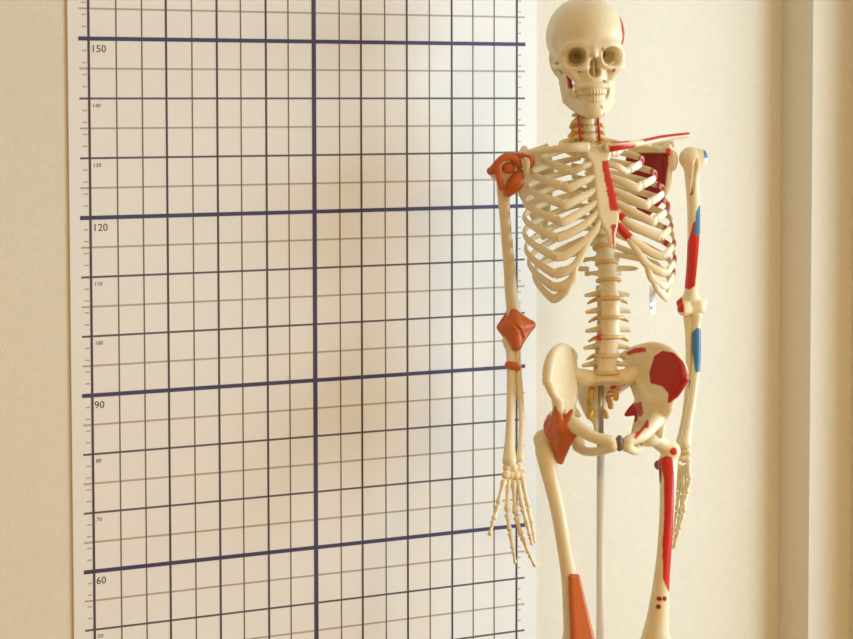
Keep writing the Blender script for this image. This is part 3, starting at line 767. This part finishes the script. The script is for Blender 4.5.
hand([(T(680, 449, 16.4), .8), (T(684.5, 451, 15.6), .85), (T(688, 452, 15.2), .7), (T(679.5, 457, 16.2), .8), (T(684, 459, 15.6), .8), (T(688, 460, 15.2), .7)],
     [ch([(688, 463), (690, 480), (686.5, 494), (683, 506)], [14.4, 13.2, 12.6, 12.2]),
      ch([(686, 464), (686.5, 492), (683.5, 513), (679, 530), (674.5, 547)], [15.0, 14.0, 13.4, 13, 12.8]),
      ch([(683, 465), (683, 494), (680, 515), (676.5, 533), (673, 549)], [15.8, 15.2, 14.8, 14.6, 14.4]),
      ch([(680.5, 464), (679.5, 491), (677, 511), (674.5, 527), (672, 541)], [16.4, 16.2, 16, 15.8, 15.6]),
      ch([(678, 462), (676, 486), (674.5, 502), (673, 514), (671.5, 524)], [17, 17, 17, 17, 17])], RS)

# ------------------------------------------------------------------ pelvis
ZP = zof(372)
def pelvis_pt(x, y, py): return np.array([x, y, T(607, py, y)[2]])
pp = pelvis_pt
f = Field(0.17)                                           # sacrum and coccyx
f.cyl(pp(0, 0.9, 378), 2.3, 1.6, 0.9, 0.0, 0.3, 'u', math.radians(-18))
SAC = [pp(0, 1.0, 377), pp(0, 4.2, 385), pp(0, 7.0, 395), pp(0, 8.6, 407), pp(0, 8.6, 420)]
wid = [5.2, 4.6, 3.3, 2.2, 1.2]
for s in (-1, 1):
    f.strip([c+np.array([s*0.3, 0, 0]) for c in SAC], [c+np.array([s*w, 0.6, 0.5]) for c, w in zip(SAC, wid)], [0.9, 0.9, 0.8, 0.6, 0.5], [1.1, 1.0, 0.7, 0.5, 0.4], 0.4)
    f.ell(pp(3.6*s, 1.6, 379), (2.0, 1.6, 1.3), 0.6)
    for c, w in zip(SAC[1:4], (1.9, 1.6, 1.2)): f.ell(c+np.array([s*w, -0.7, -0.6]), (0.42, 0.7, 0.34), 0.15, 's')
f.tube([SAC[-1], pp(0.0, 8.0, 430), pp(0, 6.8, 437)], [0.7, 0.5, 0.3], 0.3)
def sac_paint(V, N, col):
    for j, py in enumerate((386, 391.5, 397)):
        z = pp(0, 5, py)[2]; mk = (V[:, 0] > 1.2) & (V[:, 0] < 3.6) & (np.abs(V[:, 2]-z-0.25*(V[:, 0]-2)) < 0.33) & (N[:, 1] < 0.2); col[mk] = RED
    return col
sac = part('sacrum', f.mesh(1), paint=sac_paint)
for s in (-1, 1):
    for c, w, l in zip(SAC[1:4], (1.9, 1.6, 1.2), (2.6, 2.2, 1.6)):
        p0 = c+np.array([s*w, -0.9, -0.6]); sweep_part('nerve_root', catmull([p0, p0+np.array([s*0.35, -0.5, -0.7]), p0+np.array([s*0.4, -0.4, -l*0.75])], 5), [0.55, 0.6, 0.48], [0.55, 0.6, 0.48], sac, YEL, up=(1, 0, 0), m=8)
def hip(s):
    G = lambda x, y, py: pp(x*s, y, py)
    f = Field(0.15)
    # iliac wing: crest line (outer) and arcuate line (inner)
    crest = [G(4.8, 6.2, 356), G(6.2, 3.2, 350), G(8.3, -0.6, 347), G(10.4, -3.6, 353.5), G(11.7, -6.0, 366), G(12.2, -7.0, 380)]
    inner = [G(5.6, 4.2, 372), G(5.8, 2.2, 376), G(6.3, 0.2, 386), G(7.0, -1.6, 397), G(8.0, -3.2, 403), G(10.2, -5.8, 398)]
    f.strip(crest, inner, [0.8, 0.6, 0.6, 0.75, 0.8, 0.7], [1.0, 0.9, 0.55, 0.6, 0.7, 0.7], 0.5)
    f.tube(crest, [0.85, 0.7, 0.65, 0.8, 0.9, 0.7], 0.4)
    mids = [(a+b)/2+np.array([0.8*s, 0.9, 0]) for a, b in zip(crest, inner)]
    # anterior border down to the lower spine and the socket
    f.tube([G(12.2, -7.0, 380), G(11.4, -6.6, 391), G(10.2, -5.9, 400), G(9.8, -5.6, 408), G(9.2, -4.0, 416)], [0.75, 0.65, 0.75, 0.95, 1.0], 0.5)
    f.strip([G(6.3, 0.2, 386), G(7.0, -1.6, 397), G(8.0, -3.2, 403), G(10.0, -5.6, 400)], [G(6.6, 1.6, 404), G(7.2, 0.0, 414), G(8.2, -2.0, 416), G(9.4, -4.0, 414)], 0.9, 1.1, 0.6)
    # socket
    f.ell(G(8.8, -1.2, 424), (2.7, 3.0, 2.9), 0.8); f.ell(G(11.6, -2.2, 428), (2.7, 2.7, 2.6), 0.2, 's')
    # greater sciatic notch column, ischium
    f.tube([G(6.0, 3.4, 384), G(6.8, 2.8, 400), G(7.0, 2.0, 416), G(5.8, 1.0, 432), G(5.2, -0.6, 443)], [1.1, 1.1, 1.4, 1.1, 1.1], 0.6); f.tube([G(7.0, 2.8, 404), G(5.4, 3.0, 411), G(4.3, 3.2, 415)], [1.1, 0.9, 0.4], 0.4)
    # superior pubic ramus, pubic body, inferior ramus
    f.tube([G(8.4, -3.6, 418), G(6.4, -6.4, 428), G(4.2, -8.6, 437), G(1.8, -9.7, 441), G(1.3, -9.8, 446)], [1.5, 1.25, 1.05, 1.05, 1.05], 0.5)
    f.tube([G(1.4, -9.6, 447), G(3.0, -7.4, 451), G(4.6, -3.6, 451), G(5.3, -0.4, 446)], [0.9, 0.8, 0.8, 1.0], 0.4)
    def pt(V, N, col):
        if s < 0: return col
        col = patch([(657, 357), (663, 351), (672, 352), (680, 361), (685, 376), (685.5, 389), (680, 393), (672, 397), (667, 401), (664, 401), (665, 392), (661, 386), (652.5, 384), (652, 374)], -4, np.array(srgb(178, 28, 18)), -0.5)(V, N, col)
        col = patch([(628, 353), (634, 348), (641, 346), (642, 350), (634, 353), (629, 356)], 3, RED, -0.6)(V, N, col)
        col = patch([(628, 434), (634, 427), (641, 420), (644, 421), (642, 426), (634, 433), (630, 437)], -6, RED, -0.5)(V, N, col)
        col = patch([(620, 417), (628, 407), (636, 399), (638, 411), (634, 421), (627, 422)], 2.5, np.array(srgb(196, 50, 34)), -0.3)(V, N, col)
        return col
    return part('hip_bone', f.mesh(2), paint=pt)
hip(-1); hip(1)
f = Field(0.15); f.ell(pp(0, -9.8, 443.5), (0.75, 1.0, 1.45), 0.2); part('pubic_disc', f.mesh(1), base=np.array(srgb(120, 112, 100)))

# ------------------------------------------------------------------ legs
def femur(P, R, head, neck, gt, lt, knee, paint=None):
    f = Field(0.14); f.tube(P, R, 0.6)
    f.ell(head, (2.25, 2.25, 2.25), 0.2); f.tube([head, neck, gt], [1.5, 1.35, 1.5], 0.7)
    f.ell(gt, (1.35, 1.7, 1.7), 0.8); f.ell(lt, (0.8, 0.9, 0.9), 0.6)
    (a, b) = knee
    f.tube([P[-1], a], [1.7, 2.0], 0.8).tube([P[-1], b], [1.7, 2.0], 0.8)
    for c in (a, b): f.ell(c, (2.0, 2.9, 2.1), 0.7)
    f.ell((a+b)/2+np.array([0, 2.6, -1.4]), (1.0, 2.0, 1.6), 0.5, 's')
    return part('femur', f.mesh(2), paint=paint)
hz_r = T(558, 427, -1.6); gt_r = T(542.5, 440, 0.2)
kz = 40.0
def knee_pt(px, y, z):
    p = T(px, 640, y); q = T(px, 700, y); t = (z-p[2])/(q[2]-p[2]); return p+(q-p)*t
PR = [T(545, 452, 0.0), T(550.5, 478, -1.0), T(557.5, 508, -1.8), T(564, 545, -2.2), T(569.5, 580, -2.0), T(573.5, 612, -1.4), T(576.5, 632, -0.8)]
KR = (knee_pt(562, -0.2, kz), knee_pt(594, -0.2, kz))
femur(PR, [1.75, 1.45, 1.32, 1.3, 1.45, 1.9, 2.3], hz_r, T(551, 433, -0.6), gt_r, T(555, 459, 1.6), KR)
hz_l = T(647.5, 434, -1.4); gt_l = T(671.5, 451, 0.2)
PL = [T(668, 462, 0.0), T(668, 486, -1.0), T(667, 512, -1.8), T(664.5, 548, -2.2), T(661.5, 580, -2.0), T(658.5, 612, -1.4), T(656, 632, -0.8)]
KL = (knee_pt(639, -0.2, kz), knee_pt(671, -0.2, kz))
def fl_paint(V, N, col):
    col = patch([(662, 460), (668, 456), (673, 458), (674.5, 480), (672.5, 520), (670.5, 560), (668.5, 592), (665.5, 588), (660.5, 577), (660.5, 545), (663, 510), (664, 480)], -2, RED, -0.5)(V, N, col)
    col = patch([(657.5, 462), (660.5, 460), (661.5, 470), (660.5, 482), (658.5, 484), (657, 474)], -1, DRED, -0.5)(V, N, col)
    for px, py in ((659, 598.5), (664.2, 598.5), (658.3, 606.5)):
        c = T(px, py, -3); mk = ((V[:, 0]-c[0])**2+(V[:, 2]-c[2])**2 < 0.45**2) & (N[:, 1] < 0.2); col[mk] = DRED
    c = T(673, 451, -1); mk = ((V[:, 0]-c[0])**2+(V[:, 2]-c[2])**2 < 0.7**2) & (N[:, 1] < 0.2); col[mk] = RED
    return col
femur(PL, [1.75, 1.5, 1.35, 1.3, 1.45, 1.9, 2.3], hz_l, T(657, 441, -0.5), gt_l, T(658.5, 465, 1.6), KL, fl_paint)
def lower_leg(K, s):
    a, b = K; mid = (a+b)/2; dz = np.array([0, 0, 1.0])
    plate = mid-dz*4.0
    f = Field(0.25); f.tube([plate, plate-dz*5, plate-dz*16+np.array([0, 0.6, 0]), plate-dz*30+np.array([0, 1.2, 0])], [2.4, 1.8, 1.25, 1.3], 0.8)
    f.ell(plate+np.array([-1.7, 0.3, 0.3]), (2.1, 2.3, 1.2), 0.6).ell(plate+np.array([1.7, 0.3, 0.3]), (2.1, 2.3, 1.2), 0.6)
    f.tube([plate-dz*30+np.array([0, 1.2, 0]), plate-dz*32.2+np.array([-1.5*s, 1.2, 0])], [1.7, 0.9], 0.5)
    part('tibia', f.mesh(1))
    f = Field(0.22); f.tube([plate+np.array([3.3*s, 1.8, -1.6]), plate+np.array([3.4*s, 1.8, -15]), plate+np.array([2.3*s, 1.4, -33.0])], [0.9, 0.55, 0.8], 0.4); part('fibula', f.mesh(1))
    f = Field(0.25); c = plate-dz*32.6+np.array([0, 1.2, 0])
    zf = c[2]-1.6
    f.ell(c-dz*0.9, (1.8, 2.6, 1.5), 0.6).tube([c+np.array([0, 1.0, -1.6]), np.array([c[0], c[1]+3.8, max(1.5, zf-1.0)])], [1.6, 1.5], 0.6)
    f.tube([c+np.array([0, -1.5, -1.4]), c+np.array([0.3*s, -5.5, -1.9])], [1.7, 1.5], 0.6)
    ft = part('tarsus', f.mesh(1))
    for j in range(5):
        x = (-1.9+j*1.0)*s; q = c+np.array([x*0.8, -5.5-0.0*j, -1.9]); L = [6.4, 6.8, 6.4, 6.0, 5.6][j]
        r = 0.75 if j == 0 else 0.5
        e = q+np.array([x*0.35, -L, -0.9]); digit_bone('metatarsal', q, e, r, ft)
        e2 = e+np.array([x*0.1, -(3.0 if j == 0 else 2.4), -0.1]); digit_bone('phalanx', e, e2, r*0.8, ft)
        digit_bone('phalanx', e2, e2+np.array([0, -1.8, -0.1]), r*0.75, ft)
    f = Field(0.22); f.ell(mid+np.array([0, -4.4, 0.6]), (2.0, 0.9, 2.0), 0.3); part('patella', f.mesh(1))
lower_leg(KR, -1); lower_leg(KL, 1)

# ------------------------------------------------------------------ orange ligaments on its right side
def lig(name, f, sm=1): return part(name, f.mesh(sm), base=ORA)
f = Field(0.14)
f.tube([T(490.8, 171, 1.4), T(494, 168, 0.6)], [0.75, 0.6], 0.3)
f.tube([T(496, 164, 0.2), T(503, 158, -0.2), T(511, 156.5, 0.0), T(517, 160, 0.2), T(520, 166, 0.6)], [0.55, 0.65, 0.75, 0.7, 0.5], 0.3)
f.tube([T(498.5, 166, 0.0), T(499.5, 178, 0.2), T(501.5, 188, 0.8)], [0.55, 0.6, 0.5], 0.3)
f.ell(T(508.5, 167.5, 0.9), (1.15, 0.7, 1.1), 0.3)
f.tube([T(519, 176, 0.9), T(515, 184, 0.9), T(508, 193, 1.4)], [1.0, 1.4, 0.8], 0.5); f.ell(T(518, 182, 1.2), (1.1, 0.8, 1.4), 0.4)
f.tube([T(521, 172, 1.2), T(519, 178, 1.0)], [0.5, 0.8], 0.3)
lig('shoulder_ligament', f)
f = Field(0.14); f.tube([T(529.5, 156, -0.6), T(531, 162, 0), T(529, 168, 0.5)], [0.5, 0.75, 0.4], 0.3); f.tube([T(517, 154.5, 0.0), T(529, 155.5, -0.6)], [0.4, 0.4], 0.2)
lig('coracoid_ligament', f)
f = Field(0.16)
top, rt, bt, lf, ce = T(514, 313.5, 2.6), T(531, 325, 2.6), T(517, 346, 0.6), T(503.8, 328.5, 2.2), T(516, 328, 1.2)
for a, b in ((top, rt), (rt, bt), (bt, lf), (lf, top)): f.tri(ce, a, b, 1.25, 0.75, 0.75, 0.5)
f.tri(top+np.array([0, 2.6, 0]), rt+np.array([0, 2.6, 0]), bt+np.array([0, 2.6, 0]), 0.8, k=0.5).tri(top+np.array([0, 2.6, 0]), lf+np.array([0, 2.6, 0]), bt+np.array([0, 2.6, 0]), 0.8, k=0.5)
f.tube([T(504, 322, 1.0), T(511, 323, 0.2), T(519, 329, -0.1), T(523, 338, 0.6)], 0.3, 0.15, 's')
lig('elbow_ligament', f)
f = Field(0.14); f.tube([T(508.5, 365, -0.7), T(513, 366, -1.2), T(517.5, 368, -0.2)], [0.7, 0.75, 0.6], 0.3); f.ell(T(513, 366, 0.2), (1.25, 1.2, 0.85), 0.3)
lig('annular_ligament', f)
f = Field(0.16)
A = T(557, 406, -6.0); B = T(571.5, 411, -6.2); B2 = T(577, 431, -5.6); C_ = T(569, 443, -4.6); D = T(560.5, 461, -0.8); E_ = T(549.5, 434, -2.6); G_ = T(561, 428, -5.0)
for a, b in ((A, E_), (E_, D), (D, C_)): f.tri(G_, a, b, 1.0, 0.55, 0.5, 0.5)
f.tube([G_, B], [0.9, 0.4], 0.3); f.tube([G_, B2, T(579, 424, -5.8)], [0.9, 0.7, 0.4], 0.3); f.tri(G_, C_, B2, 0.8, 0.5, 0.5, k=0.3)
f.ell(hz_r, (2.6, 2.6, 2.6), 0.5)
lig('hip_ligament', f)
f = Field(0.16)
ta = [T(571.5, 577, -3.6), T(575, 648, -4.6)]; tb = [T(577, 577, -3.5), T(592, 648, -4.1)]
f.strip(ta, tb, [0.6, 0.85], [0.55, 0.85], 0.05)
lig('quadriceps_tendon', f)

# small white card hanging from the lowest left rib
cpt = T(652.5, 300, -4.5)
ck = boxes('hanging_card', [((-0.008, -0.0004, -0.026), (0.008, 0.0004, 0.026))], M['tag'], root)
ck.location = cpt/100; ck.rotation_euler = (0, 0, math.radians(38)); ck['_c'] = (0, 0, 0)
boxes('print', [((-0.006, -0.0008, -0.016), (-0.001, -0.0003, -0.011)), ((-0.006, -0.0008, -0.003), (-0.003, -0.0003, -0.000))], M['tagink'], ck)
sweep_part('card_string', [cpt+np.array([0, 0, 2.8]), T(655, 284, -5.2), T(653, 276, -5.6)], 0.07, 0.07, base=DRK, up=(1, 0, 0), m=6)

# ------------------------------------------------------------------ stand
stand = bpy.data.objects.new('skeleton_stand', None); COL.objects.link(stand)
pb = T(600.5, 520, 2.2)
sp = ORG+EX*pb[0]/100+EY*pb[1]/100; stand.location = (sp[0], sp[1], 0); stand.rotation_euler = (0, 0, -FACE); stand['_c'] = (0, 0, 0)
tag(stand, 'upright white pole stand holding up the model skeleton', 'stand')
def lathe(name, prof, mat, n=24):
    V, F = [], []
    for r, z in prof:
        for j in range(n): V.append((r*math.cos(2*math.pi*j/n), r*math.sin(2*math.pi*j/n), z))
    for k in range(len(prof)-1):
        for j in range(n): F.append((k*n+j, k*n+(j+1) % n, (k+1)*n+(j+1) % n, (k+1)*n+j))
    F.append(tuple(range(n-1, -1, -1))); F.append(tuple((len(prof)-1)*n+j for j in range(n)))
    return link_mesh(name, V, F, mat, stand, smooth=True)
zj = zof(441)/100
lathe('pole', [(0.0070, 0.07), (0.0070, zj)], M['pole'])
lathe('rod', [(0.0052, zj), (0.0052, zof(386)/100)], M['steel'])
lathe('collar', [(0.0088, zj-0.008), (0.0092, zj-0.004), (0.0088, zj+0.004)], M['steel'])
lathe('hub', [(0.035, 0.045), (0.035, 0.07), (0.012, 0.10)], M['pole'])
for k in range(5):
    a = 2*math.pi*k/5+0.3; d = np.array([math.cos(a), math.sin(a), 0])
    V, F = sweep([d*2.0+np.array([0, 0, 5.8]), d*14+np.array([0, 0, 5.6]), d*27+np.array([0, 0, 5.0])], [1.1, 1.0, 0.9], [1.3, 1.2, 1.0], m=10)
    lg = link_mesh('leg', np.array(V)/100, F, M['pole'], stand, smooth=True)
    W = sweep([d*27+np.array([-d[1], d[0], 0])*-1.0+np.array([0, 0, 2.1]), d*27+np.array([-d[1], d[0], 0])*1.0+np.array([0, 0, 2.1])], 2.1, 2.1, m=16)
    link_mesh('caster', np.array(W[0])/100, W[1], M['black'], lg, smooth=True)
for o in list(bpy.data.objects):
    if '_c' in o: del o['_c']
